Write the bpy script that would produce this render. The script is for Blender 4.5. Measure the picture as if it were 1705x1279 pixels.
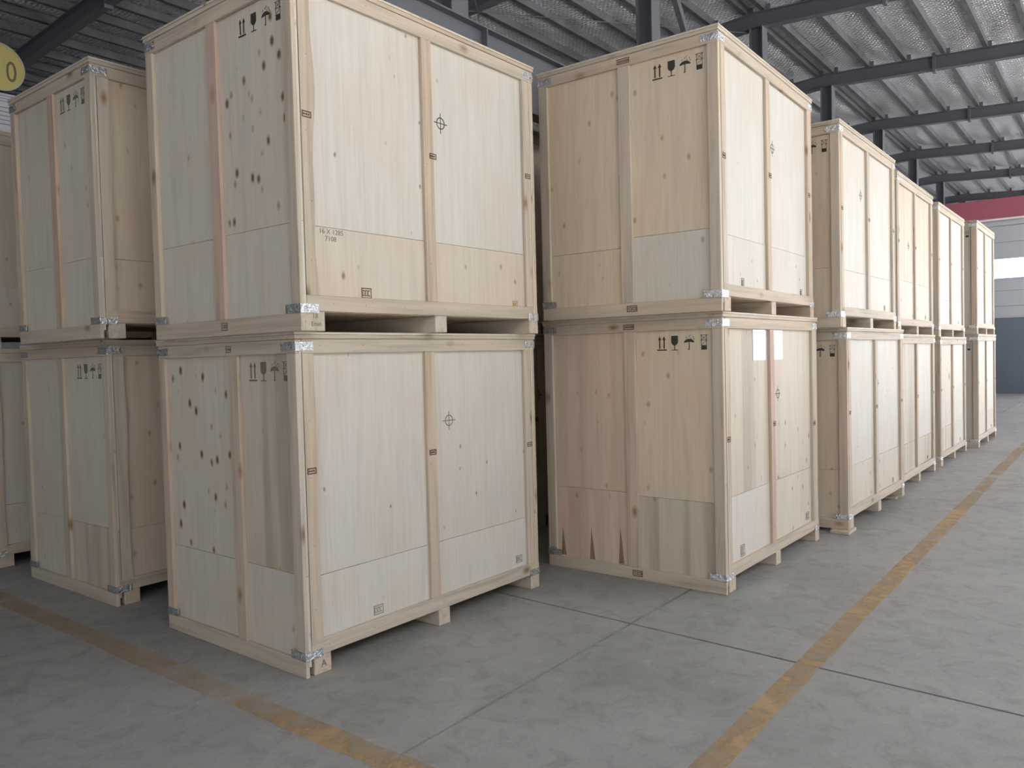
import bpy, bmesh, math, random
from mathutils import Vector, Matrix, Euler

for o in list(bpy.data.objects):
    bpy.data.objects.remove(o, do_unlink=True)
scene = bpy.context.scene
COL = scene.collection
R = math.radians
random.seed(7)

# ---------------------------------------------------------------- camera
YAW, PITCH, ROLL, FPX = R(37.8345), R(-1.9494), R(-1.4752), 1321.14
def camera_axes():
    f = Vector((math.cos(YAW)*math.cos(PITCH), math.sin(YAW)*math.cos(PITCH), math.sin(PITCH)))
    r0 = Vector((math.sin(YAW), -math.cos(YAW), 0)); u0 = r0.cross(f)
    r = math.cos(ROLL)*r0 + math.sin(ROLL)*u0
    u = -math.sin(ROLL)*r0 + math.cos(ROLL)*u0
    return r, u, f
cr, cu, cf = camera_axes()
cam_d = bpy.data.cameras.new('camera'); cam = bpy.data.objects.new('camera', cam_d); COL.objects.link(cam)
m3 = Matrix((cr, cu, -cf)).transposed()
cam.matrix_world = Matrix.Translation((0, 0, 1.5)) @ m3.to_4x4()
cam_d.sensor_width = 36.0; cam_d.lens = FPX*36.0/1705.0
cam_d.clip_start = .05; cam_d.clip_end = 200
scene.camera = cam

# ---------------------------------------------------------------- world, light, exposure
w = bpy.data.worlds.new('sky'); scene.world = w; w.use_nodes = True
bgn = w.node_tree.nodes['Background']
bgn.inputs[0].default_value = (.86, .93, 1.0, 1); bgn.inputs[1].default_value = 1.0
scene.view_settings.view_transform = 'Standard'; scene.view_settings.look = 'None'
scene.view_settings.gamma = 1.0; scene.view_settings.use_curve_mapping = False
scene.view_settings.exposure = -0.36

def area(name, loc, size, aim, power, color=(1, 1, 1)):
    l = bpy.data.lights.new(name, 'AREA'); l.shape = 'RECTANGLE'; l.size, l.size_y = size
    l.energy = power; l.color = color
    o = bpy.data.objects.new(name, l); COL.objects.link(o); o.location = loc
    o.rotation_euler = Vector(aim).to_track_quat('-Z', 'Z').to_euler()
    return o
# daylight through the long window band of the right wall, and unseen fill added behind the camera
area('daylight_right', (9.5, -9.9, 2.2), (33, 3.6), (0, 1, 0), 30, (1, .99, .975))
area('fill_near', (-7.85, -2.0, 2.6), (12, 3.2), (1, 0, 0), 360, (1, .96, .92))
sun_d = bpy.data.lights.new('sun', 'SUN'); sun_d.energy = 84.0; sun_d.angle = R(1.0); sun_d.color = (1, .985, .965)
sun = bpy.data.objects.new('sun', sun_d); COL.objects.link(sun)      # added for bounce onto the roof; falls on the apron and just inside
sun.rotation_euler = Vector((.25, .70, -.72)).to_track_quat('-Z', 'Y').to_euler()
area('daylight_end', (28.2, -4.0, 3.8), (12, .6), (-1, 0, 0), 1600, (.92, .96, 1))
area('fill_gate_lamp', (28.1, -5.4, 2.3), (8, 4.4), (-1, 0, 0), 1300, (.96, .98, 1))  # unseen lamp added at the end wall to brighten the roof foil

# ---------------------------------------------------------------- materials
def nodes_of(name):
    m = bpy.data.materials.new(name); m.use_nodes = True
    nt = m.node_tree; b = nt.nodes['Principled BSDF']
    return m, nt, b
def N(nt, t, **kw):
    n = nt.nodes.new(t)
    for k, v in kw.items(): setattr(n, k, v)
    return n
def plain(name, col, rough=.6, metal=0.0, emit=None, estr=0):
    m, nt, b = nodes_of(name)
    b.inputs['Base Color'].default_value = (*col, 1); b.inputs['Roughness'].default_value = rough
    b.inputs['Metallic'].default_value = metal
    if emit:
        b.inputs['Emission Color'].default_value = (*emit, 1); b.inputs['Emission Strength'].default_value = estr
    return m
def coords(nt, scale, shift=True):
    tc = N(nt, 'ShaderNodeTexCoord'); mp = N(nt, 'ShaderNodeMapping')
    if shift:
        oi = N(nt, 'ShaderNodeObjectInfo'); mu = N(nt, 'ShaderNodeMath', operation='MULTIPLY'); mu.inputs[1].default_value = 37.0
        va = N(nt, 'ShaderNodeVectorMath', operation='ADD')
        nt.links.new(oi.outputs['Random'], mu.inputs[0]); nt.links.new(tc.outputs['Object'], va.inputs[0])
        nt.links.new(mu.outputs[0], va.inputs[1]); nt.links.new(va.outputs[0], mp.inputs[0])
    else:
        nt.links.new(tc.outputs['Object'], mp.inputs[0])
    mp.inputs['Scale'].default_value = scale
    return mp.outputs[0]
def noise(nt, vec, scale, detail=4, rough=.55, dist=0):
    n = N(nt, 'ShaderNodeTexNoise'); n.inputs['Scale'].default_value = scale; n.inputs['Detail'].default_value = detail
    n.inputs['Roughness'].default_value = rough; n.inputs['Distortion'].default_value = dist
    nt.links.new(vec, n.inputs['Vector']); return n.outputs['Fac']
def ramp(nt, fac, stops):
    r = N(nt, 'ShaderNodeValToRGB'); el = r.color_ramp.elements
    while len(el) < len(stops): el.new(.5)
    for e, (p, c) in zip(el, stops):
        e.position = p; e.color = (*c, 1) if len(c) == 3 else c
    nt.links.new(fac, r.inputs[0]); return r.outputs[0]
def mix(nt, fac, a, b, mode='MIX'):
    n = N(nt, 'ShaderNodeMix', data_type='RGBA', blend_type=mode)
    if isinstance(fac, (int, float)): n.inputs[0].default_value = fac
    else: nt.links.new(fac, n.inputs[0])
    for i, v in ((6, a), (7, b)):
        if isinstance(v, tuple): n.inputs[i].default_value = (*v, 1)
        else: nt.links.new(v, n.inputs[i])
    return n.outputs[2]
def bump(nt, b, h, strength, dist=.002):
    n = N(nt, 'ShaderNodeBump'); n.inputs['Strength'].default_value = strength; n.inputs['Distance'].default_value = dist
    nt.links.new(h, n.inputs['Height']); nt.links.new(n.outputs[0], b.inputs['Normal'])
def sc(c, k): return tuple(min(1, x*k) for x in c)

def plywood(name, base, streak=.10, knots=0.0, band=0.0, kscale=5.5, ks=1.0):
    """rotary cut veneer: vertical grain, cloudy tone, optional knots and broad stripes"""
    m, nt, b = nodes_of(name)
    v = coords(nt, (1, 1, 1))
    vg = coords(nt, (9, 9, .7))
    g = noise(nt, vg, 1.6, 5, .6, .4)
    c = ramp(nt, g, [(.3, sc(base, 1-streak*1.5)), (.5, base), (.72, sc(base, 1+streak*.6))])
    cl = noise(nt, v, 2.2, 3, .5)
    pinky = (base[0]*1.0, base[1]*.94, base[2]*.90)
    c = mix(nt, ramp(nt, cl, [(.42, (0, 0, 0)), (.65, (.75, .75, .75))]), c, pinky)
    vf = coords(nt, (70, 70, 3))
    f = noise(nt, vf, 1.0, 3, .6)
    c = mix(nt, 1.0, c, ramp(nt, f, [(.3, (.93, .92, .91)), (.6, (1, 1, 1))]), 'MULTIPLY')
    if band:
        vb = coords(nt, (11, 11, .35))
        bd = noise(nt, vb, 1.0, 1, .4, .2)
        k = 1-band
        c = mix(nt, 1.0, c, ramp(nt, bd, [(.40, (k, k*.97, k*.93)), (.55, (1, 1, 1))]), 'MULTIPLY')
    if knots:
        vk = coords(nt, (1, 1, .62))
        vo = N(nt, 'ShaderNodeTexVoronoi'); vo.inputs['Scale'].default_value = kscale; vo.inputs['Randomness'].default_value = 1
        nt.links.new(vk, vo.inputs['Vector'])
        nz = noise(nt, v, 30, 2)
        ad = N(nt, 'ShaderNodeMath', operation='MULTIPLY_ADD'); ad.inputs[1].default_value = .09; nt.links.new(nz, ad.inputs[0]); nt.links.new(vo.outputs['Distance'], ad.inputs[2])
        kd = ramp(nt, ad.outputs[0], [(.085*ks, (.24, .18, .13)), (.115*ks, (.60, .51, .42)), (.17*ks, (1, 1, 1))])
        c = mix(nt, knots, c, kd, 'MULTIPLY')
    nt.links.new(c, b.inputs['Base Color'])
    b.inputs['Roughness'].default_value = .62; b.inputs['Specular IOR Level'].default_value = .3
    bump(nt, b, f, .12, .001)
    return m

def timber(name, base, axis, knots=.8):
    m, nt, b = nodes_of(name)
    s = [26, 26, 26]; s['xyz'.index(axis)] = 1.3
    v = coords(nt, tuple(s))
    g = noise(nt, v, 1.0, 5, .62, .5)
    c = ramp(nt, g, [(.28, sc(base, .74)), (.5, base), (.75, sc(base, 1.14))])
    oi = N(nt, 'ShaderNodeObjectInfo')
    tint = ramp(nt, oi.outputs['Random'], [(0, (.94, .92, .88)), (.45, (1, 1, 1)), (.8, (1.0, .95, .90)), (1, (1.0, .93, .88))])
    c = mix(nt, 1.0, c, tint, 'MULTIPLY')
    s2 = [5, 5, 5]; s2['xyz'.index(axis)] = 2.6
    vk = coords(nt, tuple(s2))
    vo = N(nt, 'ShaderNodeTexVoronoi'); vo.inputs['Scale'].default_value = 1.1
    nt.links.new(vk, vo.inputs['Vector'])
    kd = ramp(nt, vo.outputs['Distance'], [(.05, (.34, .24, .17)), (.10, (.72, .62, .52)), (.17, (1, 1, 1))])
    c = mix(nt, knots, c, kd, 'MULTIPLY')
    nt.links.new(c, b.inputs['Base Color']); b.inputs['Roughness'].default_value = .68
    b.inputs['Specular IOR Level'].default_value = .25
    bump(nt, b, g, .2, .0015)
    return m

PLY = {
 'white':  plywood('plywood_pale', (.61, .575, .52), .06, .8, 0, 10.0, .85),
 'clean':  plywood('plywood_clean', (.615, .587, .535), .05, .4, 0, 6.0, .7),
 'cream':  plywood('plywood_cream', (.60, .535, .45), .08, .75, 0, 9.0, 1.15),
 'knotty': plywood('plywood_knotty', (.61, .565, .485), .07, 1.0, 0, 12.5, 1.8),
 'tan':    plywood('plywood_tan', (.655, .55, .43), .09, .5, 0, 9.0, 1.2),
 'pink':   plywood('plywood_pink', (.65, .53, .43), .09, .45, .08, 8.0, 1.1),
 'streak': plywood('plywood_streaked', (.59, .53, .445), .08, .4, .22, 8.0),
 'grey':   plywood('plywood_grey', (.61, .575, .505), .06, .5, 0, 7.0, .9),
}
TB = (.53, .46, .38)
WX, WY, WZ = timber('timber_x', TB, 'x'), timber('timber_y', TB, 'y'), timber('timber_z', TB, 'z')
WD = {'x': WX, 'y': WY, 'z': WZ}
PINK = timber('timber_red_z', (.53, .405, .33), 'z', .4)

def metal_galv():
    m, nt, b = nodes_of('galvanised_steel')
    v = coords(nt, (1, 1, 1)); n = noise(nt, v, 55, 3, .6)
    nt.links.new(ramp(nt, n, [(.35, (.55, .58, .62)), (.65, (.86, .88, .9))]), b.inputs['Base Color'])
    b.inputs['Metallic'].default_value = .9; b.inputs['Roughness'].default_value = .27
    bump(nt, b, n, 1.0, .012); return m
GALV = metal_galv()
INK = plain('black_ink', (.035, .033, .03), .7)
INK_FADED = plain('faded_ink', (.16, .14, .115), .8)
BROWN_INK = plain('brown_stamp_ink', (.10, .05, .03), .8)
OCHRE_INK = plain('ochre_stamp_ink', (.42, .22, .06), .8)
GREEN_INK = plain('grey_green_stamp_ink', (.24, .25, .21), .8)
STAIN = plywood('water_stain', (.27, .20, .13), .25)
PAPER = plain('white_paper', (.50, .53, .63), .2)
PRINT = plain('grey_print', (.30, .30, .40), .6)
STEEL = plain('dark_painted_steel', (.125, .133, .15), .5, .1)  # grey-blue base also has the hall's haze mixed into the colour
def steel_grey():
    m, nt, b = nodes_of('grey_purlin_steel')
    v = coords(nt, (1, 1, 1)); n = noise(nt, v, 5, 4)
    nt.links.new(ramp(nt, n, [(.3, (.10, .105, .115)), (.7, (.16, .165, .175))]), b.inputs['Base Color'])
    b.inputs['Metallic'].default_value = .4; b.inputs['Roughness'].default_value = .5; return m
PURLIN = steel_grey()
RED = plain('red_paint', (.50, .14, .20), .5)  # red lightened, with distance haze mixed into the colour
YELLOW_SIGN = plain('yellow_sign_paint', (.72, .62, .22), .55)
SIGN_RIM = plain('pale_sign_rim', (.62, .58, .47), .55)
SIGN_INK = plain('sign_numeral_brown', (.22, .17, .10), .6)
WALL_PALE = plain('pale_grey_cladding', (.58, .62, .66), .6)
WALL_BLUE = plain('dark_blue_grey_paint', (.17, .21, .26), .6)
WALL_GREY = plain('grey_wall', (.32, .33, .34), .8)
FILL_GLOW = plain('fill_glow', (.8, .82, .84), .4, 0, (1, .985, .965), 2.2)  # glow for unseen panels added to light the hall
WINDOW_GLOW = plain('daylit_window', (.9, .92, .95), .3, 0, (.95, .97, 1.0), 4.0)

def foil():
    m, nt, b = nodes_of('foil_roof_insulation')
    v = coords(nt, (1, 1, 1), False)
    n1 = noise(nt, v, 1.3, 3)
    wv = N(nt, 'ShaderNodeTexWave', wave_type='BANDS', bands_direction='X'); wv.inputs['Scale'].default_value = 5.5
    wv.inputs['Distortion'].default_value = 2.5; wv.inputs['Detail'].default_value = 2; wv.inputs['Detail Scale'].default_value = 1.2
    nt.links.new(v, wv.inputs['Vector'])
    rot = N(nt, 'ShaderNodeMapping'); rot.inputs['Rotation'].default_value = (0, 0, R(55)); nt.links.new(v, rot.inputs[0])
    d1 = N(nt, 'ShaderNodeTexWave', wave_type='BANDS', bands_direction='X'); d1.inputs['Scale'].default_value = 6.0; d1.inputs['Distortion'].default_value = 1.0
    nt.links.new(rot.outputs[0], d1.inputs['Vector'])
    rot2 = N(nt, 'ShaderNodeMapping'); rot2.inputs['Rotation'].default_value = (0, 0, R(-55)); nt.links.new(v, rot2.inputs[0])
    d2 = N(nt, 'ShaderNodeTexWave', wave_type='BANDS', bands_direction='X'); d2.inputs['Scale'].default_value = 6.0; d2.inputs['Distortion'].default_value = 1.0
    nt.links.new(rot2.outputs[0], d2.inputs['Vector'])
    a = N(nt, 'ShaderNodeMath', operation='MULTIPLY'); nt.links.new(d1.outputs['Fac'], a.inputs[0]); nt.links.new(d2.outputs['Fac'], a.inputs[1])
    s = N(nt, 'ShaderNodeMath', operation='MULTIPLY_ADD'); s.inputs[1].default_value = .8
    nt.links.new(a.outputs[0], s.inputs[0]); nt.links.new(wv.outputs['Fac'], s.inputs[2])
    net_sparkle = ramp(nt, s.outputs[0], [(.25, (.84, .84, .88)), (.8, (1, 1, 1))])  # netting threads, plus foil sparkle painted into the colour
    nt.links.new(mix(nt, 1.0, ramp(nt, n1, [(.3, (.93, .93, .97)), (.7, (.98, .98, 1.0))]), net_sparkle, 'MULTIPLY'), b.inputs['Base Color'])
    b.inputs['Metallic'].default_value = .3; b.inputs['Roughness'].default_value = .25
    bump(nt, b, s.outputs[0], 1.0, .022)
    return m
FOIL = foil()

def concrete():
    m, nt, b = nodes_of('worn_concrete')
    tc = N(nt, 'ShaderNodeTexCoord'); v = tc.outputs['Object']
    a = noise(nt, v, .9, 5, .6, .4); c = noise(nt, v, 7, 6, .65, .8); d = noise(nt, v, 60, 3, .6)
    col = ramp(nt, a, [(.3, (.25, .251, .251)), (.5, (.295, .295, .293)), (.7, (.335, .334, .331))])
    col = mix(nt, 1.0, col, ramp(nt, c, [(.3, (.80, .80, .79)), (.5, (1, 1, 1)), (.72, (1.0, 1.0, 1.0))]), 'MULTIPLY')
    col = mix(nt, ramp(nt, c, [(.62, (0, 0, 0)), (.78, (.5, .5, .5))]), col, (.45, .44, .425))
    col = mix(nt, 1.0, col, ramp(nt, d, [(.25, (.86, .86, .86)), (.5, (1, 1, 1))]), 'MULTIPLY')
    nt.links.new(col, b.inputs['Base Color'])
    nt.links.new(ramp(nt, c, [(.3, (.62, .62, .62)), (.7, (.46, .46, .46))]), b.inputs['Roughness'])
    b.inputs['Specular IOR Level'].default_value = .4
    bump(nt, b, c, .12, .004)
    return m
CONCRETE = concrete()
JOINT = plain('dark_joint_filler', (.05, .05, .048), .9)
def worn_yellow(name, lo, hi):
    m, nt, b = nodes_of(name)
    tc = N(nt, 'ShaderNodeTexCoord'); v = tc.outputs['Object']
    c = noise(nt, v, 5, 6, .7, .6); e = noise(nt, v, 1.1, 3, .5)
    b.inputs['Base Color'].default_value = (.44, .29, .135, 1)
    col = ramp(nt, noise(nt, v, 12, 4), [(.3, (.46, .33, .20)), (.7, (.54, .37, .20))]); nt.links.new(col, b.inputs['Base Color'])
    b.inputs['Roughness'].default_value = .6
    ad = N(nt, 'ShaderNodeMath', operation='MULTIPLY_ADD'); ad.inputs[1].default_value = .8
    nt.links.new(e, ad.inputs[0]); nt.links.new(c, ad.inputs[2])
    nt.links.new(ramp(nt, ad.outputs[0], [(.68, (lo, lo, lo)), (1.0, (hi, hi, hi))]), b.inputs['Alpha'])
    return m
YELLOW = worn_yellow('worn_yellow_paint', .12, .66); YELLOW_FAINT = worn_yellow('nearly_gone_yellow_paint', .03, .30)

# ---------------------------------------------------------------- mesh helpers
class MB:
    def __init__(self): self.v = []; self.f = []
    def poly(self, pts, thick_dir):                         # flat outline (CCW or CW) extruded along thick_dir
        n = len(pts); k = len(self.v); d = Vector(thick_dir)
        self.v += [tuple(p) for p in pts] + [tuple(Vector(p)+d) for p in pts]
        self.f.append(list(range(k, k+n))); self.f.append(list(range(k+2*n-1, k+n-1, -1)))
        for i in range(n):
            j = (i+1) % n; self.f.append([k+i, k+j, k+n+j, k+n+i])
        return self
    def box(self, x0, x1, y0, y1, z0, z1):
        return self.poly([(x0, y0, z0), (x1, y0, z0), (x1, y1, z0), (x0, y1, z0)], (0, 0, z1-z0))
    def bar(self, a, b, wv, hv):                            # rectangular bar between two points, half extents as vectors
        a, b, wv, hv = map(Vector, (a, b, wv, hv))
        return self.poly([a-wv-hv, a+wv-hv, a+wv+hv, a-wv+hv], b-a)
    def rod(self, a, b, r, n=8):
        a, b = Vector(a), Vector(b); d = (b-a).normalized()
        s = d.orthogonal().normalized(); t = d.cross(s)
        return self.poly([a + r*(math.cos(2*math.pi*i/n)*s + math.sin(2*math.pi*i/n)*t) for i in range(n)], b-a)
    def mesh(self, name, bevel=0):
        me = bpy.data.meshes.new(name); me.from_pydata(self.v, [], self.f)
        bm = bmesh.new(); bm.from_mesh(me)
        bmesh.ops.recalc_face_normals(bm, faces=bm.faces)
        if bevel: bmesh.ops.bevel(bm, geom=bm.edges[:], offset=bevel, segments=1, affect='EDGES', clamp_overlap=True)
        bm.to_mesh(me); bm.free(); return me
    def build(self, name, mat, parent=None, bevel=0, kind=None, label=None):
        me = self.mesh(name, bevel); me.materials.append(mat)
        o = bpy.data.objects.new(name, me); COL.objects.link(o)
        if parent: o.parent = parent
        if kind: o['kind'] = kind
        if label: o['label'] = label
        return o
def box(name, mat, parent, dims, bevel=0, **kw): return MB().box(*dims).build(name, mat, parent, bevel, **kw)
def empty(name, loc=(0, 0, 0), rz=0):
    o = bpy.data.objects.new(name, None); COL.objects.link(o); o.location = loc; o.rotation_euler = (0, 0, rz)
    o.empty_display_size = .1; return o
def tag(o, label, cat, group=None):
    o['label'] = label; o['category'] = cat
    if group: o['group'] = group
    return o
def text_mesh(name, body, size, mat, parent, origin, ax, ay, depth=.0006):
    """lettering laid on a plane: ax is the reading direction, ay is up"""
    cu_ = bpy.data.curves.new(name, 'FONT'); cu_.body = body; cu_.size = size; cu_.extrude = depth/2
    cu_.align_x = 'CENTER'; cu_.align_y = 'CENTER'; cu_.resolution_u = 3
    t = bpy.data.objects.new(name, cu_); COL.objects.link(t)
    dg = bpy.context.evaluated_depsgraph_get(); me = bpy.data.meshes.new_from_object(t.evaluated_get(dg))
    bpy.data.objects.remove(t, do_unlink=True)
    ax, ay = Vector(ax), Vector(ay); az = ax.cross(ay)
    M = Matrix((ax, ay, az)).transposed().to_4x4(); M.translation = Vector(origin)
    me.transform(M); me.materials.clear(); me.materials.append(mat)
    o = bpy.data.objects.new(name, me); COL.objects.link(o); o.parent = parent; return o

# ---------------------------------------------------------------- building shell
X0, X1, Y0, Y1, RIDGE = -8.0, 28.4, -10.0, 14.0, 3.9
def roof_z(y): return 6.0 - (.062*(RIDGE-y) if y < RIDGE else .05*(y-RIDGE))

floor = MB().box(X0, X1, Y0, Y1, -.20, -.05).build('floor', JOINT, None, kind='structure')
JX, JY = 3.835, 2.185
xs = [X0, JX-9.0, JX, JX+9.0, JX+18.0, X1]; ys = [Y0, JY-6.0, JY, JY+6.0, Y1]
for i in range(len(xs)-1):
    for j in range(len(ys)-1):
        g = .0085
        # joint across the aisle runs very slightly skewed, as in the photograph
        def jx(x, y): return x + (.055*(y-JY) if X0 < x < X1 else 0)
        a, b_, c_, d_ = xs[i]+g, xs[i+1]-g, ys[j]+g, ys[j+1]-g
        pts = []
        def edge(p, q, n=1):
            return [(p[0]+(q[0]-p[0])*t/n, p[1]+(q[1]-p[1])*t/n, -.05) for t in range(n)]
        q = [(jx(a, c_), c_), (jx(b_, c_), c_), (jx(b_, d_), d_), (jx(a, d_), d_)]
        for k in range(4): pts += edge(q[k], q[(k+1) % 4])
        MB().poly(pts, (0, 0, .05)).build('concrete_slab', CONCRETE, floor)
def stripe(pts_in, mat=None):
    m = MB()
    m.poly(pts_in, (0, 0, .0009)); return m.build('yellow_line', mat or YELLOW, floor)
def wobbly(x0, y0, x1, y1, w, n):
    L, Rr = [], []
    d = Vector((x1-x0, y1-y0)); nrm = Vector((-d.y, d.x)).normalized()
    for i in range(n+1):
        p = Vector((x0, y0)) + d*i/n
        L.append((p+nrm*(w/2+random.uniform(-.006, .006))).to_tuple()+(.0003,))
        Rr.append((p-nrm*(w/2+random.uniform(-.006, .006))).to_tuple()+(.0003,))
    return L + Rr[::-1]
stripe(wobbly(1.95, 1.20, 8.2, 1.205, .115, 24))
stripe(wobbly(8.2, 1.205, 27.5, 1.22, .115, 50), YELLOW_FAINT)
stripe(wobbly(2.00, 1.25, 2.00, 3.12, .125, 14))
stripe(wobbly(2.00, 3.12, 2.00, 13.0, .125, 30), YELLOW_FAINT)

ceiling = empty('ceiling', (0, RIDGE, 6.1)); ceiling['kind'] = 'structure'
def roof_sheet(y_list):
    m = MB(); nx = 150
    k = 0
    rows = []
    for y, dz in y_list:
        row = []
        for i in range(nx+1):
            x = X0 + (X1-X0)*i/nx
            row.append(len(m.v)); m.v.append((x, y-RIDGE, roof_z(y)+.115+dz*(1+.35*math.sin(x*1.9+y*.7)) + (.010*math.sin(x*5.1+2*math.sin(y*2.3))+.008*math.sin(x*2.6+y*3.1) if dz else 0)-6.1))
        rows.append(row)
    for a, b_ in zip(rows, rows[1:]):
        for i in range(nx): m.f.append([a[i], a[i+1], b_[i+1], b_[i]])
    return m
PY = [3.78 - .54*i for i in range(26)]
QY = [4.02 + .485*i for i in range(21)]
def pillow(py):
    out = []
    for a, b_ in zip(py, py[1:]):
        for t in range(6):
            u = t/6; out.append((a+(b_-a)*u, -.045*math.sin(math.pi*u)**1.2))
    return out + [(py[-1], 0)]
for nm, lst in (('roof_lining', [(RIDGE, 0)] + pillow(PY)), ('roof_lining', [(RIDGE, 0)] + pillow(QY) + [(Y1, 0)])):
    o = roof_sheet(lst).build(nm, FOIL, ceiling)
    for p in o.data.polygons: p.use_smooth = True
MB().poly([(X0, Y0-RIDGE, roof_z(Y0)+.30-6.1), (X0, 0, .22), (X0, Y1-RIDGE, roof_z(Y1)+.30-6.1), (X0, Y1-RIDGE, roof_z(Y1)+.26-6.1), (X0, 0, .17), (X0, Y0-RIDGE, roof_z(Y0)+.26-6.1)], (X1-X0, 0, 0)).build('roof_sheet', WALL_GREY, ceiling)
for i in range(12):
    x = X0+1.2+2.95*i
    MB().poly([(x, -6.9-RIDGE, roof_z(-6.9)-6.1-.02), (x+2.75, -6.9-RIDGE, roof_z(-6.9)-6.1-.02), (x+2.75, -2.3-RIDGE, roof_z(-2.3)-6.1-.02), (x, -2.3-RIDGE, roof_z(-2.3)-6.1-.02)], (0, 0, .01)).build('fill_pane', FILL_GLOW, ceiling)  # unseen glowing panes added to light the floor from above
def purlin(y):
    z = roof_z(y)-6.1; yy = y-RIDGE; h = .105; f_ = .06; t = .006
    prof = [(0, 0), (f_, 0), (f_, .018), (f_-t, .018), (f_-t, t), (t, t), (t, h-t), (f_-t, h-t), (f_-t, h-.018), (f_, h-.018), (f_, h), (0, h)]
    MB().poly([(X0+.02, yy+a, z+b_) for a, b_ in prof], (X1-X0-.04, 0, 0)).build('purlin', PURLIN, ceiling)
for y in PY + QY[:-1]: purlin(y)
FRAMES = [-5.4, -2.13, 1.14, 4.41, 7.457, 10.572, 13.68, 17.09, 20.29, 23.62, 27.17]
def rafter(x, y_a, y_b):
    m = MB()
    za, zb = roof_z(y_a)-6.1, roof_z(y_b)-6.1
    a, b_ = y_a-RIDGE, y_b-RIDGE; d = .205
    def slab(x0, x1, up, lo):
        m.poly([(x0, a, za-up), (x0, b_, zb-up), (x0, b_, zb-lo), (x0, a, za-lo)], (x1-x0, 0, 0))
    slab(x-.06, x+.06, 0, .012); slab(x-.06, x+.06, d-.012, d); slab(x-.005, x+.005, .012, d-.012)
    return m.build('rafter', STEEL, ceiling)
for x in FRAMES:
    rafter(x, RIDGE, Y0+.02); rafter(x, RIDGE, Y1-.02)
    for ysp in (2.33, -4.2, 9.0):
        z = roof_z(ysp)-6.1; y = ysp-RIDGE
        MB().box(x-.05, x+.05, y-.022, y+.022, z-.245, z+.04).build('splice_plate', STEEL, ceiling)
    m = MB()
    for y in PY[:12]+QY[:10]:
        z = roof_z(y)-6.1; m.box(x-.012, x+.012, y-RIDGE-.05, y-RIDGE, z, z+.09)
    m.build('purlin_cleat', STEEL, ceiling, kind='stuff')
def brod(a, b_, r=.006): MB().rod((a[0], a[1]-RIDGE, a[2]-6.1), (b_[0], b_[1]-RIDGE, b_[2]-6.1), r).build('bracing_rod', STEEL, ceiling)
brod((4.41, 8.4, 5.58), (10.57, 4.0, 5.76)); brod((7.46, 8.6, 5.56), (7.46, 4.0, 5.72)); brod((4.41, 4.0, 5.76), (10.57, 8.4, 5.56))
MB().bar((7.75, 0, -.30), (9.3, 0, -2.25), (.035, 0, .02), (0, .03, 0)).build('knee_brace', STEEL, ceiling)

# unseen ground added outside the right side to bounce sun onto the roof
apron = box('bounce_apron', plain('bounce_apron_concrete', (.46, .45, .42), .9), None, (X0-6, X1+6, Y0-22, Y0-.13, -.25, -.02), kind='structure')
# walls
WT = .12
def wall(name, dims, mat): return box(name, mat, None, dims, kind='structure')
wall('wall_left', (X0, X1, Y1, Y1+WT, -.2, roof_z(Y1)+.22), WALL_GREY)
wr = wall('wall_right', (X0, X1, Y0-WT, Y0, -.2, .4), WALL_GREY)
box('wall_top', WALL_GREY, wr, (X0, X1, Y0-WT, Y0, 4.0, roof_z(Y0)+.2))
for i in range(8):
    x = X0 + .0 + (X1-X0-.1)*i/7; box('mullion', STEEL, wr, (x, x+.1, Y0-.1, Y0-.02, .4, 4.0))
wn = wall('wall_near', (X0-WT, X0, Y0, Y1, -.2, .9), WALL_GREY)
box('wall_top', WALL_GREY, wn, (X0-WT, X0, Y0, Y1, 4.3, 5.9))
box('wall_side', WALL_GREY, wn, (X0-WT, X0, 4.2, Y1, .9, 4.3)); box('wall_side', WALL_GREY, wn, (X0-WT, X0, Y0, -8.2, .9, 4.3))
we = wall('wall_end', (X1+.05, X1+.05+WT, Y0, Y1, -.2, 6.2), WALL_PALE)
for z0, z1 in ((2.30, 2.66), (2.67, 3.13), (3.14, 3.49), (4.12, 4.6), (4.61, 5.1), (5.11, 5.25)):
    box('cladding_panel', WALL_PALE, we, (X1, X1+.05, Y0, Y1, z0, z1), .006)
box('wainscot_panel', WALL_BLUE, we, (X1-.03, X1+.05, Y0, Y1, .0, 2.29), label='dark blue grey lower wall')
gate_fill = empty('fill_gate', (X1, -5.4, 0)); gate_fill['kind'] = 'structure'
box('fill_gate_panel', FILL_GLOW, gate_fill, (-.05, -.04, -4.1, 4.1, .02, 3.46))  # glowing panel added out of view to brighten the roof foil
for a in (-4.25, 4.1): box('fill_gate_frame', STEEL, gate_fill, (-.09, -.03, a, a+.15, 0, 3.48))
win = empty('window_1', (X1, 0, 3.5)); win['kind'] = 'structure'
box('window_pane', WINDOW_GLOW, win, (.01, .03, -9.0, 6.0, .02, .6))
box('window_frame', WALL_PALE, win, (-.01, .05, -9.05, 6.05, -.01, .02)); box('window_frame', WALL_PALE, win, (-.01, .05, -9.05, 6.05, .6, .62))

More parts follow.
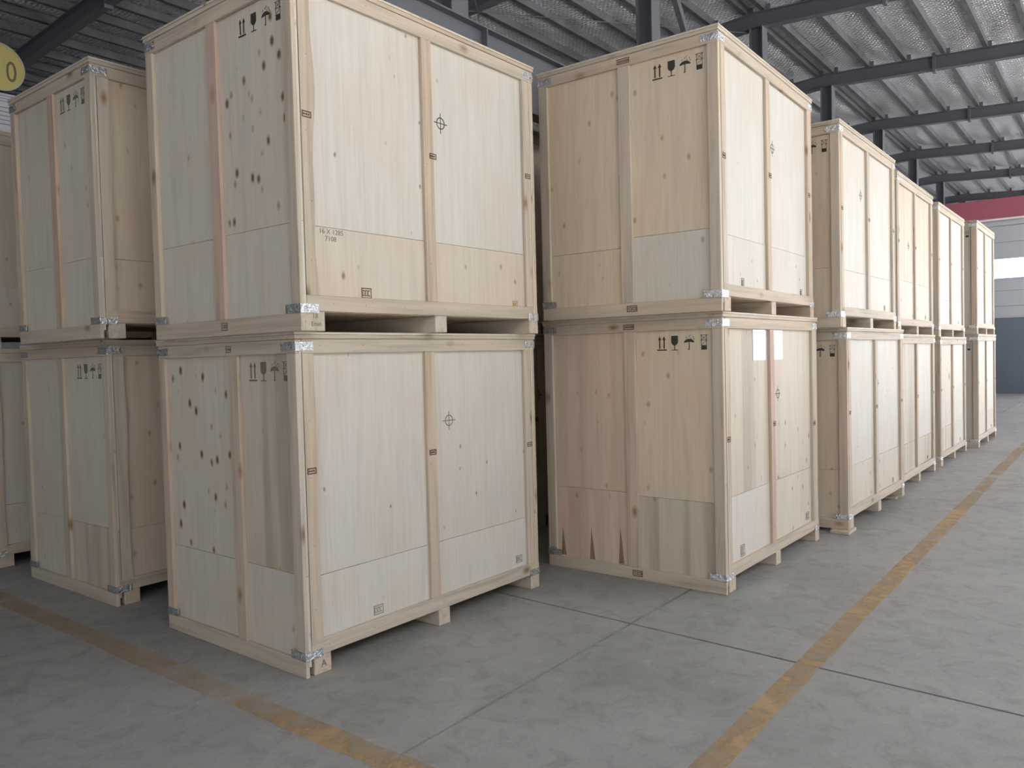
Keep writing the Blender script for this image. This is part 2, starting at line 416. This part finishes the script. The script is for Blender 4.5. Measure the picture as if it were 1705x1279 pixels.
# ---------------------------------------------------------------- steel columns, runway beam, red beam
GC = 'dark steel columns along the roof ridge'
def column(x, y, label, h=5.795, w_=.18, yaw=0, bracket=True):
    t = tag(empty('steel_column', (x, y, 0), yaw), label, 'column', GC)
    a = w_/2
    m = MB().box(-a, a, -a, -a+.014, .02, h).box(-a, a, a-.014, a, .02, h).box(-.006, .006, -a+.014, a-.014, .02, h)
    m.build('shaft', STEEL, t)
    box('base_plate', STEEL, t, (-a-.05, a+.05, -a-.05, a+.05, 0, .02))
    if bracket: MB().poly([(-.05, -a, 3.38), (-.05, -a-.10, 3.38), (-.05, -a-.10, 3.34), (-.05, -a, 3.20)], (.10, 0, 0)).build('support_bracket', STEEL, t)
    return t
clab = {4.41: 'dark steel column behind the nearest right-hand corner of the knotty tall stack',
 7.457: 'wide dark steel column rising behind the big stack beside the aisle, left of its top corner',
 10.572: 'dark steel column rising just right of the top corner of the second big stack',
 13.68: 'dark steel column rising from behind the top of the third stack in the aisle row',
 17.09: 'steel column rising behind the middle of the third stack lid in the aisle row',
 20.29: 'steel column showing above the gap of the third and fourth aisle stacks',
 23.62: 'slim steel column at the left end of the red beam',
 27.17: 'farthest steel column, short piece visible above the red beam'}
for x, l in clab.items(): column(x, RIDGE, l)

gb = tag(empty('runway_beam', (10, 3.74, 3.40)), 'long dark steel beam running along the column row just above the crate tops', 'beam')
xa, xb = X0+.05-10, X1-.05-10
MB().box(xa, xb, -.065, .065, .488, .50).box(xa, xb, -.065, .065, 0, .012).box(xa, xb, -.005, .005, .012, .488).build('beam_body', STEEL, gb)
for i in range(36):
    x = xa+.5+i*1.0; box('stiffener', STEEL, gb, (x, x+.012, -.06, .06, .012, .488))

rb = tag(empty('red_beam', (23.62+.22, -3, 4.70)), 'long red beam spanning the far end of the hall under the roof', 'beam')
MB().box(-.12, .12, -6.98, 6.95, .02, .52).build('beam_body', RED, rb, .01)
box('bottom_flange', plain('lit_edge_red', (.62, .40, .40), .4), rb, (-.14, .14, -6.98, 6.95, 0, .02))  # pale tone paints in the light caught along the lower edge

# ---------------------------------------------------------------- crates
STACKG = 'plywood crates stacked two high'
def symbols(c, pos, zb, s, xf, ink=INK):
    """handling marks on the left end: up arrows, glass, umbrella, stacking limit"""
    def P(m, pts, y): m.poly([(xf, y-a*s, zb+b_*s) for a, b_ in pts], (-.0006, 0, 0))
    ya, yg, yu, yk = pos
    m = MB()
    for dx in (-.17, .17):
        P(m, [(dx-.05, .14), (dx+.05, .14), (dx+.05, .74), (dx+.13, .74), (dx, 1.0), (dx-.13, .74), (dx-.05, .74)], ya)
    P(m, [(-.36, 0), (.36, 0), (.36, .09), (-.36, .09)], ya)
    m.build('arrow_mark', ink, c)
    m = MB(); P(m, [(-.25, 1.0), (.25, 1.0), (.26, .55), (.16, .40), (.03, .33), (.03, .06), (.25, .04), (.25, 0), (-.25, 0), (-.25, .04), (-.03, .06), (-.03, .33), (-.16, .40), (-.26, .55)], yg)
    m.build('glass_mark', ink, c)
    m = MB(); P(m, [(-.38, .50)] + [(-.38*math.cos(t*math.pi/8), .50+.26*math.sin(t*math.pi/8)) for t in range(1, 8)] + [(.38, .50), (.03, .55), (.03, .06), (-.02, 0), (-.10, .03), (-.10, .08), (-.03, .07), (-.03, .55)], yu)
    for a, b_ in ((-.22, .84), (-.02, .92), (.14, .80), (.30, .88), (.08, 1.0), (.36, .74)):
        P(m, [(a-.03, b_-.05), (a+.01, b_-.05), (a+.04, b_+.05), (a, b_+.05)], yu)
    m.build('umbrella_mark', ink, c)
    m = MB(); P(m, [(-.20, 0), (.20, 0), (.20, .30), (-.20, .30)], yk)
    for a in (-.20, .17): P(m, [(a, .30), (a+.03, .30), (a+.03, 1.0), (a, 1.0)], yk)
    for b_ in (.62, .97): P(m, [(-.28, b_), (.28, b_), (.28, b_+.03), (-.28, b_+.03)], yk)
    for a0, b0, a1, b1 in ((-.18, .65, .18, .96), (.18, .65, -.18, .96), (-.18, .33, .18, .60)):
        P(m, [(a0-.015, b0), (a0+.02, b0), (a1+.015, b1), (a1-.02, b1)], yk)
    m.build('stacking_mark', ink, c)
def target_mark(c, x, z, yf, s=1.0, ink=INK):
    m = MB(); r = .030*s; t = .006*s
    for i in range(20):
        a, b_ = 2*math.pi*i/20, 2*math.pi*(i+1)/20
        m.poly([(x+(r-t/2)*math.cos(a), yf, z+(r-t/2)*math.sin(a)), (x+(r+t/2)*math.cos(a), yf, z+(r+t/2)*math.sin(a)),
                (x+(r+t/2)*math.cos(b_), yf, z+(r+t/2)*math.sin(b_)), (x+(r-t/2)*math.cos(b_), yf, z+(r-t/2)*math.sin(b_))], (0, -.0006, 0))
    for dx, dz in ((.052, .0025), (.0025, .055)):
        m.poly([(x-dx*s, yf, z-dz*s), (x+dx*s, yf, z-dz*s), (x+dx*s, yf, z+dz*s), (x-dx*s, yf, z+dz*s)], (0, -.0007, 0))
    m.build('centre_of_gravity_mark', ink, c)
def stamp(c, plane, u, z, at, w_, h, ink, cells=3):
    """small framed treatment stamp with worn characters; plane 'f' is front (u along x), 'l' is left end (u along y)"""
    m = MB()
    def rect(u0, u1, z0, z1, k=1):
        if plane == 'f': m.poly([(u0, at, z0), (u1, at, z0), (u1, at, z1), (u0, at, z1)], (0, -.0006*k, 0))
        else: m.poly([(at, u0, z0), (at, u1, z0), (at, u1, z1), (at, u0, z1)], (-.0006*k, 0, 0))
    t = .0055
    rect(u-w_/2, u+w_/2, z+h/2-t, z+h/2); rect(u-w_/2, u+w_/2, z-h/2, z-h/2+t)
    rect(u-w_/2, u-w_/2+t, z-h/2, z+h/2); rect(u+w_/2-t, u+w_/2, z-h/2, z+h/2)
    cw = (w_-.014)/cells
    for i in range(cells):
        a = u-w_/2+.007+i*cw; b_ = a+cw-.003; z0, z1 = z-h/2+.011, z+h/2-.011
        rect(a, b_, z1-.005, z1); rect(a, b_, z0, z0+.005); rect(a, a+.0045, z0, z1)
        if i != cells-1 or cells < 3: rect(b_-.003, b_, z0, z1)
    m.build('treatment_stamp', ink, c)
def bracket_mb(W, D, corner, z0, h=.042, ax=.10, ay=.11, t=.0025):
    m = MB()
    sx = 1 if corner[0] == 0 else -1; sy = 1 if corner[1] == 0 else -1
    X = 0 if sx > 0 else W; Y = 0 if sy > 0 else D
    g = .0006
    xo, yo = X-sx*(t+g), Y-sy*(t+g); xi, yi = X-sx*g, Y-sy*g
    m.poly([(xo, yo, z0), (X+sx*ax, yo, z0), (X+sx*ax, yi, z0), (xi, yi, z0), (xi, Y+sy*ay, z0), (xo, Y+sy*ay, z0)], (0, 0, h))
    for k in (.3, .75):
        a = X+sx*ax*k; m.rod((a, yo, z0+h*.45), (a, yo-sy*.002, z0+h*.45), .006, 6)
        a = Y+sy*ay*k; m.rod((xo, a, z0+h*.45), (xo-sx*.002, a, z0+h*.45), .006, 6)
    return m

def crate(x, y, z0, rot, W, D, H, label, fmid=.89, lmid=.65, seam=.47, lseam=.48,
          fm=('white', 'white', 'white', 'white'), lm=('grey', 'grey', 'grey', 'grey'), marks=None, sk=(.05, .10), skw=.09,
          midmat=None, lmidmat=None, detail=2, wane=.004):
    """x, y: near corner on the floor plan. fm / lm: veneers (lower near-left, upper, lower, upper) of front and left end."""
    rr = R(rot)
    cx = x + math.cos(rr)*W/2 - math.sin(rr)*D/2; cy = y + math.sin(rr)*W/2 + math.cos(rr)*D/2
    c = tag(empty('plywood_crate', (cx, cy, z0), rr), label, 'crate', STACKG)
    ox, oy = -W/2, -D/2
    class Sh:
        pass
    # all local coordinates below run from the near corner; shift once at the end
    made_before = set(o.name for o in COL.objects)
    lid = .033; zt = H-lid; tr = .068; br0, br1 = .09, .165; bt = .022; pt = .012; ea = .036; bv = .0025
    # three skids across the depth
    for i, (a, wd) in enumerate(((sk[0], sk[1]), (fmid+.01, skw), (W-.09, .088))):
        box('skid', WY, c, (a, a+wd, .002 if i == 0 else -.002, D-.002, 0, br0), .003)
    # floor deck
    box('deck', PLY['tan'], c, (ea, W-ea, .03, D-.03, br0, br0+.018))
    # front and back frames
    for face in (0, 1):
        ya, yb = (0, bt) if face == 0 else (D-bt, D)
        pa, pb = (bt, bt+pt) if face == 0 else (D-bt-pt, D-bt)
        box('bottom_rail', WX, c, (ea, W-ea, ya, yb, br0+.001, br1), bv)
        box('top_rail', WX, c, (ea, W-ea, ya, yb, zt-tr, zt), bv)
        for a, b_ in ((ea+.002, ea+.068), (W-ea-.068, W-ea-.002)):
            if face == 0 and a < .1:            # sawn from the edge of the log: wavy inner edge
                n = 16; ed = []
                for i in range(n+1):
                    u = i/n; zz = zt-tr-(zt-tr-br1)*u
                    ed.append((b_+wane*(.9*math.sin(7.5*u-.6)+.45*math.sin(17*u+H*9)), ya, zz))
                MB().poly([(a, ya, br1), (a, ya, zt-tr)]+ed, (0, yb-ya, 0)).build('corner_post', WZ, c)
            else:
                box('corner_post', WZ, c, (a, b_, ya, yb, br1, zt-tr), bv)
        box('middle_post', midmat or WZ, c, (fmid-.037, fmid+.037, ya+.001, yb, br1, zt-tr), bv)
        bays = ((ea+.004, fmid), (fmid, W-ea-.004))
        for bi, (a, b_) in enumerate(bays):
            lo, up = (PLY[fm[2*bi]], PLY[fm[2*bi+1]]) if face == 0 else (PLY['cream'], PLY['cream'])
            box('plywood_sheet', lo, c, (a+.0008, b_-.0008, pa-.001 if face == 0 else pa, pb, br0+.002, seam-.0012))
            box('plywood_sheet', up, c, (a+.0008, b_-.0008, pa, pb, seam+.0012, zt-.002))
    # end frames (the left one reaches the floor in front of the first skid)
    for face in (0, 1):
        xa_, xb_ = (0, bt) if face == 0 else (W-bt, W)
        pa, pb = (bt, bt+pt) if face == 0 else (W-bt-pt, W-bt)
        zr0, zr1 = (.0, .082) if face == 0 else (br0+.001, br1)
        box('bottom_rail', WY, c, (xa_, xb_, 0, D, zr0, zr1), bv)
        box('top_rail', WY, c, (xa_, xb_, 0, D, zt-tr, zt), bv)
        for a, b_ in ((.001, .070), (D-.070, D-.001)):
            box('corner_post', WZ, c, (xa_, xb_, a, b_, zr1, zt-tr), bv)
        box('middle_post', lmidmat or WZ, c, (xa_+(.001 if face == 0 else 0), xb_, lmid-.042, lmid+.042, zr1, zt-tr), bv)
        for bi, (a, b_) in enumerate(((.002, lmid), (lmid, D-.002))):
            lo, up = (PLY[lm[2*bi]], PLY[lm[2*bi+1]]) if face == 0 else (PLY['tan'], PLY['tan'])
            ls = lseam if not isinstance(lseam, tuple) else lseam[bi]
            box('plywood_sheet', lo, c, (pa-(.001 if face == 0 else 0), pb, a+.0008, b_-.0008, max(zr0+.03, .05), ls-.0012))
            box('plywood_sheet', up, c, (pa, pb, a+.0008, b_-.0008, ls+.0012, zt-.002))
    # lid
    lb = .021; ov = .006
    for dims, mt in (((-ov, W+ov, -ov, .08, zt+.0008, zt+lb), WX), ((-ov, W+ov, D-.08, D+ov, zt+.0008, zt+lb), WX),
                     ((-ov, .08, .081, D-.081, zt+.0008, zt+lb), WY), ((W-.08, W+ov, .081, D-.081, zt+.0008, zt+lb), WY)):
        box('lid_batten', mt, c, dims, .002)
    box('lid_sheet', PLY['cream'], c, (-ov-.002, W+ov+.002, -ov-.002, D+ov+.002, zt+lb+.0006, H))
    # brackets
    for cn in ((0, 0), (1, 0), (0, 1), (1, 1)):
        bracket_mb(W, D, cn, .083).build('corner_bracket', GALV, c)
        bracket_mb(W, D, cn, zt-.054).build('corner_bracket', GALV, c)
    # nail heads on posts and rails: real but tiny, one part
    if detail >= 2:
        m = MB()
        def nail(xx, zz): m.rod((xx, -.0002, zz), (xx, -.0009, zz), .0025, 5)
        for zz in [.32+.30*i for i in range(int((H-.5)/.30)+1)]:
            for xx in (ea+.035, fmid-.01, W-ea-.035): nail(xx+random.uniform(-.012, .012), zz+random.uniform(-.05, .05))
        for xx in [.16+.25*i for i in range(int((W-.2)/.25))]:
            nail(xx+random.uniform(-.04, .04), .128); nail(xx+random.uniform(-.04, .04), zt-.03)
        m.build('nail_heads', INK_FADED, c, kind='stuff')
    if marks: marks(c, W, D, H)
    off = Matrix.Translation((ox, oy, 0))
    for o in list(c.children):
        if o.type == 'MESH':
            o.data.transform(off)
            for k in o.children: k.data.transform(off)
    return c

FY = .0219; LX = .0205       # front sheet face (y) and left end sheet face (x)
def basic_marks(sym, zb, s=.095, ink=INK):
    def f(c, W, D, H): symbols(c, sym, zb, s, LX, ink)
    return f

def marks_bl(c, W, D, H):
    symbols(c, (.380, .290, .198, .106), 1.412, .095, LX, INK_FADED)
    target_mark(c, 1.049, 1.147, FY, 1.0, INK_FADED)
    stamp(c, 'f', .477, .205, FY-.001, .068, .05, GREEN_INK); stamp(c, 'f', 1.66, .215, FY-.001, .062, .046, GREEN_INK)
    for u, z in ((.071, .982), (.89, .982), (1.772, .937)): stamp(c, 'f', u, z, -.0004, .052, .03, BROWN_INK)
    for u in (.56,): stamp(c, 'l', u, H-.068, -.0004, .05, .034, INK_FADED)
    text_mesh('skid_mark', 'A', .05, INK_FADED, c, (.104, .0012, .045), (1, 0, 0), (0, 0, 1))
def marks_bu(c, W, D, H):
    symbols(c, (.407, .312, .216, .120), 1.428, .085, LX)
    target_mark(c, .98, 1.141, FY)
    stamp(c, 'f', .411, .190, FY-.001, .066, .052, BROWN_INK); stamp(c, 'f', 1.60, .178, FY-.001, .05, .042, OCHRE_INK)
    for u, z in ((.068, .986), (.89, .943), (1.73, .972)): stamp(c, 'f', u, z, -.0004, .052, .03, BROWN_INK)
    stamp(c, 'l', .62, .045, -.0004, .055, .04, INK_FADED)
    text_mesh('handwriting', '16 X 1285', .034, INK_FADED, c, (.205, FY-.0014, .468), (1, 0, 0), (0, 0, 1))
    text_mesh('handwriting', '7108', .034, INK_FADED, c, (.200, FY-.0014, .435), (1, 0, 0), (0, 0, 1))
    text_mesh('skid_mark', '18', .03, INK_FADED, c, (.080, .0012, .068), (1, 0, 0), (0, 0, 1))
    text_mesh('skid_mark', 'Emin', .03, INK_FADED, c, (.086, .0012, .032), (1, 0, 0), (0, 0, 1))
def marks_cl(c, W, D, H):
    symbols(c, (.42, .33, .23, .13), 1.515, .093, LX)
    target_mark(c, .978, 1.193, FY)
    stamp(c, 'f', .309, .215, FY-.001, .07, .075, INK_FADED); stamp(c, 'f', 1.57, .22, FY-.001, .07, .06, INK_FADED)
    for u, z in ((.072, .956), (.85, .992), (1.70, .926)): stamp(c, 'f', u, z, -.0004, .05, .034, BROWN_INK)
    stamp(c, 'l', .62, .045, -.0004, .075, .04, BROWN_INK, 2); stamp(c, 'l', .65, H-.068, -.0004, .08, .034, BROWN_INK, 2)
    stamp(c, 'l', 1.30, .12, -.0004, .05, .03, INK_FADED)
    # dark run marks at the foot of the far bay
    for yy, h in ((1.225, .20), (.986, .22), (.754, .245)):
        m = MB(); m.poly([(LX-.0006, yy+.02, .085), (LX-.0006, yy-.022, .085), (LX-.0006, yy-.010, .085+h*.5), (LX-.0006, yy+.004, .085+h), (LX-.0006, yy+.010, .085+h*.6)], (-.0008, 0, 0))
        m.build('water_stain', STAIN, c)
    # shipping papers in clear pouches beside the middle post
    for x0, x1, n in ((.53, .768, 10), (.868, 1.075, 3)):
        p = box('document_pouch', PAPER, c, (x0, x1, FY-.0035, FY-.0005, 1.435, 1.64), .0008, label='white shipping papers in clear pouch')
        m = MB()
        for i in range(n):
            z = 1.605-i*.016; a = x0+.02+.004*(i % 3)
            m.box(a, a+random.uniform(.07, .13), FY-.0042, FY-.0034, z-.004, z)
        m.build('printed_lines', PRINT, p)
def marks_cu(c, W, D, H):
    symbols(c, (.402, .307, .217, .124), 1.455, .095, LX)
    target_mark(c, 1.0, 1.152, FY)
    stamp(c, 'f', .40, .19, FY-.001, .055, .06, INK_FADED); stamp(c, 'f', 1.60, .185, FY-.001, .05, .055, INK_FADED)
    for u, z in ((.072, .93), (.885, .945), (1.77, .94)): stamp(c, 'f', u, z, -.0004, .05, .034, BROWN_INK)
    stamp(c, 'l', .63, H-.068, -.0004, .09, .034, BROWN_INK, 2); stamp(c, 'l', .60, .045, -.0004, .075, .04, BROWN_INK, 2)
def far_marks(tx, tz, sym=True):
    def f(c, W, D, H):
        if sym: symbols(c, (.40, .31, .215, .12), H-.235, .095, LX)
        if tx: target_mark(c, tx, tz, FY)
        for u, z in ((.071, .95), (.89, .95), (W-.07, .95)): stamp(c, 'f', u, z, -.0004, .05, .03, BROWN_INK, 2)
        stamp(c, 'f', W-.36, .20, FY-.001, .05, .05, INK_FADED, 2)
    return f

# stack nearest the camera
crate(2.308, 3.067, 0, -.96, 1.84, 1.277, 1.643, 'pale plywood crate on the floor, lower of the nearest stack, letter A on its skid', fmid=.89, lmid=.53, seam=.468, lseam=(.485, .487),
      fm=('clean', 'white', 'clean', 'white'), lm=('grey', 'streak', 'grey', 'knotty'), marks=marks_bl)
crate(2.262, 2.955, 1.643, -.6, 1.80, 1.30, 1.656, 'pale plywood crate, upper of the nearest stack, handwriting at its left front post', fmid=.862, lmid=.655, seam=.488, lseam=(.50, .495),
      fm=('cream', 'white', 'cream', 'clean'), lm=('grey', 'knotty', 'grey', 'grey'), marks=marks_bu, sk=(.022, .115), lmidmat=PINK, wane=.013)
# stack beside the aisle, second from the nearest
crate(4.602, 1.946, 0, -.7, 1.775, 1.343, 1.744, 'tan plywood crate with shipping papers on its front, dark run marks at its foot', fmid=.83, lmid=.65, seam=.585, lseam=(.56, .575),
      fm=('clean', 'streak', 'cream', 'cream'), lm=('streak', 'tan', 'pink', 'pink'), marks=marks_cl, midmat=PINK)
crate(4.515, 1.909, 1.744, .94, 1.845, 1.29, 1.687, 'tan plywood crate stacked on the crate with shipping papers, pale patch on its end', fmid=.865, lmid=.632, seam=.47, lseam=(.50, .44),
      fm=('white', 'clean', 'white', 'clean'), lm=('grey', 'tan', 'tan', 'tan'), marks=marks_cu)
# rest of the aisle row
crate(6.70, 1.785, .026, -.9, 1.88, 1.28, 1.645, 'plywood crate resting on a thin shim board, lower of the third aisle stack', fmid=.9, seam=.50,
      fm=('cream', 'clean', 'cream', 'white'), lm=('tan', 'tan', 'tan', 'tan'), marks=far_marks(1.0, 1.15), detail=1)
crate(6.60, 1.80, 1.671, -.3, 1.85, 1.28, 1.64, 'plywood crate, upper of the third aisle stack, symbols near its top left edge', fmid=.88, seam=.47,
      fm=('clean', 'clean', 'clean', 'clean'), lm=('tan', 'tan', 'tan', 'tan'), marks=far_marks(.70, 1.14), detail=1)
crate(8.80, 1.838, 0, -.2, 1.85, 1.28, 1.633, 'plywood crate with greyish streaks, lower of the fourth aisle stack', fm=('streak', 'streak', 'streak', 'white'), marks=far_marks(None, 0), detail=1)
crate(8.78, 1.84, 1.633, 0, 1.85, 1.28, 1.645, 'pinkish plywood crate with two pale lower sheets, upper of the fourth aisle stack', fm=('cream', 'pink', 'cream', 'pink'), seam=.56, marks=far_marks(.62, .95), detail=1)
crate(11.0, 1.83, 0, -.5, 1.85, 1.28, 1.615, 'plywood crate, lower of the fifth aisle stack, second farthest', fm=('streak', 'cream', 'white', 'white'), marks=far_marks(.7, 1.1), detail=1)
crate(10.92, 1.83, 1.615, -.4, 1.85, 1.28, 1.645, 'pale plywood crate, upper of the fifth aisle stack, second farthest', fm=('white', 'clean', 'white', 'clean'), marks=far_marks(None, 0), detail=1)
crate(13.25, 1.715, 0, -.3, 1.85, 1.28, 1.66, 'plywood crate, lower of the farthest aisle stack', fm=('cream', 'cream', 'cream', 'white'), marks=far_marks(None, 0), detail=1)
crate(13.2, 1.72, 1.66, -.2, 1.85, 1.28, 1.64, 'plywood crate with glossy front, upper of the farthest aisle stack', fm=('white', 'cream', 'white', 'cream'), marks=far_marks(None, 0), detail=1)
# stacks on the left
crate(2.345, 4.99, 0, .2, 1.85, 1.27, 1.67, 'plywood crate in the left background, lower of the stack behind the nearest one', lmid=.66, fm=('tan', 'tan', 'tan', 'tan'),
      lm=('streak', 'grey', 'grey', 'grey'), marks=basic_marks((.42, .33, .235, .142), 1.43, .095, INK_FADED), detail=1)
crate(2.19, 4.72, 1.67, -.4, 1.85, 1.16, 1.62, 'orange tan plywood crate in the left background, upper of the stack behind the nearest', lmid=.55, fm=('tan', 'tan', 'tan', 'tan'),
      lm=('grey', 'grey', 'grey', 'grey'), marks=basic_marks((.42, .33, .235, .142), 1.385, .095, INK_FADED), lmidmat=PINK, detail=1)
crate(2.26, 6.745, 0, 0, 1.85, 1.27, 1.66, 'plywood crate at the left edge of the picture, lower of its stack', fm=('grey', 'grey', 'grey', 'grey'), detail=1)
crate(2.24, 6.74, 1.66, 0, 1.85, 1.27, 1.65, 'plywood crate at the left edge of the picture, under the round yellow sign', fm=('grey', 'cream', 'grey', 'cream'), detail=1)
# stack glimpsed through the gap
crate(4.70, 4.08, 0, 0, 1.85, 1.28, 1.70, 'shadowed lower plywood crate seen through the dark gap right of the nearest stack', fm=('tan', 'tan', 'tan', 'tan'), marks=far_marks(.955, 1.16), detail=1)
crate(4.70, 4.08, 1.70, 0, 1.85, 1.28, 1.76, 'shadowed upper plywood crate seen through the dark gap right of the nearest stack', fm=('tan', 'tan', 'tan', 'tan'), marks=far_marks(None, 0), detail=1)

# shim boards under the third aisle stack
for i, (sx, sy, sw, sd, l) in enumerate(((6.63, 1.765, .22, .15, 'short thin wooden shim board poking out under the near corner of the third aisle stack'),
        (8.42, 1.80, .16, .15, 'thin wooden shim board under the right front skid of the third aisle stack'),
        (6.73, 2.85, .16, .15, 'thin wooden shim board hidden at the back under the third aisle stack, near side'),
        (8.42, 2.82, .16, .15, 'thin wooden shim board hidden at the back under the third aisle stack, far side'))):
    o = MB().box(0, sw, 0, sd, .0015, .0258).build('shim_board', WX, None, .002); o.location = (sx, sy, 0)
    tag(o, l, 'board', 'shim boards under the third aisle stack')

# ---------------------------------------------------------------- number sign and notice on the left column
column(2.56, 7.62+.0, 'dark steel column at the left picture edge behind the round yellow sign', h=5.6, bracket=False)
sg = tag(empty('number_sign', (2.735, 7.50, 4.055)), 'round yellow sign reading 10 high on the left column', 'sign')
def disc(r, y0, y1, n=48):
    return MB().poly([(r*math.cos(2*math.pi*i/n), y0, r*math.sin(2*math.pi*i/n)) for i in range(n)], (0, y1-y0, 0))
disc(.2, 0, .012).build('sign_plate', YELLOW_SIGN, sg)
m = MB(); n = 48
for i in range(n):
    a, b_ = 2*math.pi*i/n, 2*math.pi*(i+1)/n
    m.poly([(.188*math.cos(a), -.001, .188*math.sin(a)), (.202*math.cos(a), -.001, .202*math.sin(a)), (.202*math.cos(b_), -.001, .202*math.sin(b_)), (.188*math.cos(b_), -.001, .188*math.sin(b_))], (0, -.003, 0))
m.build('sign_rim', SIGN_RIM, sg)
for ch, dx in (('1', -.085), ('0', .095)):
    text_mesh('numeral', ch, .25, SIGN_INK, sg, (dx, -.002, -.035), (.72, 0, 0), (0, 0, 1), .002)
box('mounting_arm', STEEL, sg, (-.23, .05, .012, .032, -.03, .03))
nb = tag(empty('notice_board', (2.70, 7.49, 3.50)), 'white notice board with faint lines below the round yellow sign', 'sign')
box('board', plain('white_board', (.70, .72, .78), .4), nb, (-.28, .185, 0, .02, 0, .335), .003)
m = MB()
for i, z in enumerate((.315, .292, .268)): m.box(-.26, .165, -.0012, -.0002, z-.006, z)
for i in range(5): m.box(-.22, .10+.012*(i % 3), -.0012, -.0002, .21-.035*i, .218-.035*i)
m.build('printed_lines', PRINT, nb)
box('mounting_arm', STEEL, nb, (-.20, .05, .02, .04, .15, .2))

print('tris', sum(sum(len(p.vertices)-2 for p in o.data.polygons) for o in bpy.data.objects if o.type == 'MESH'))
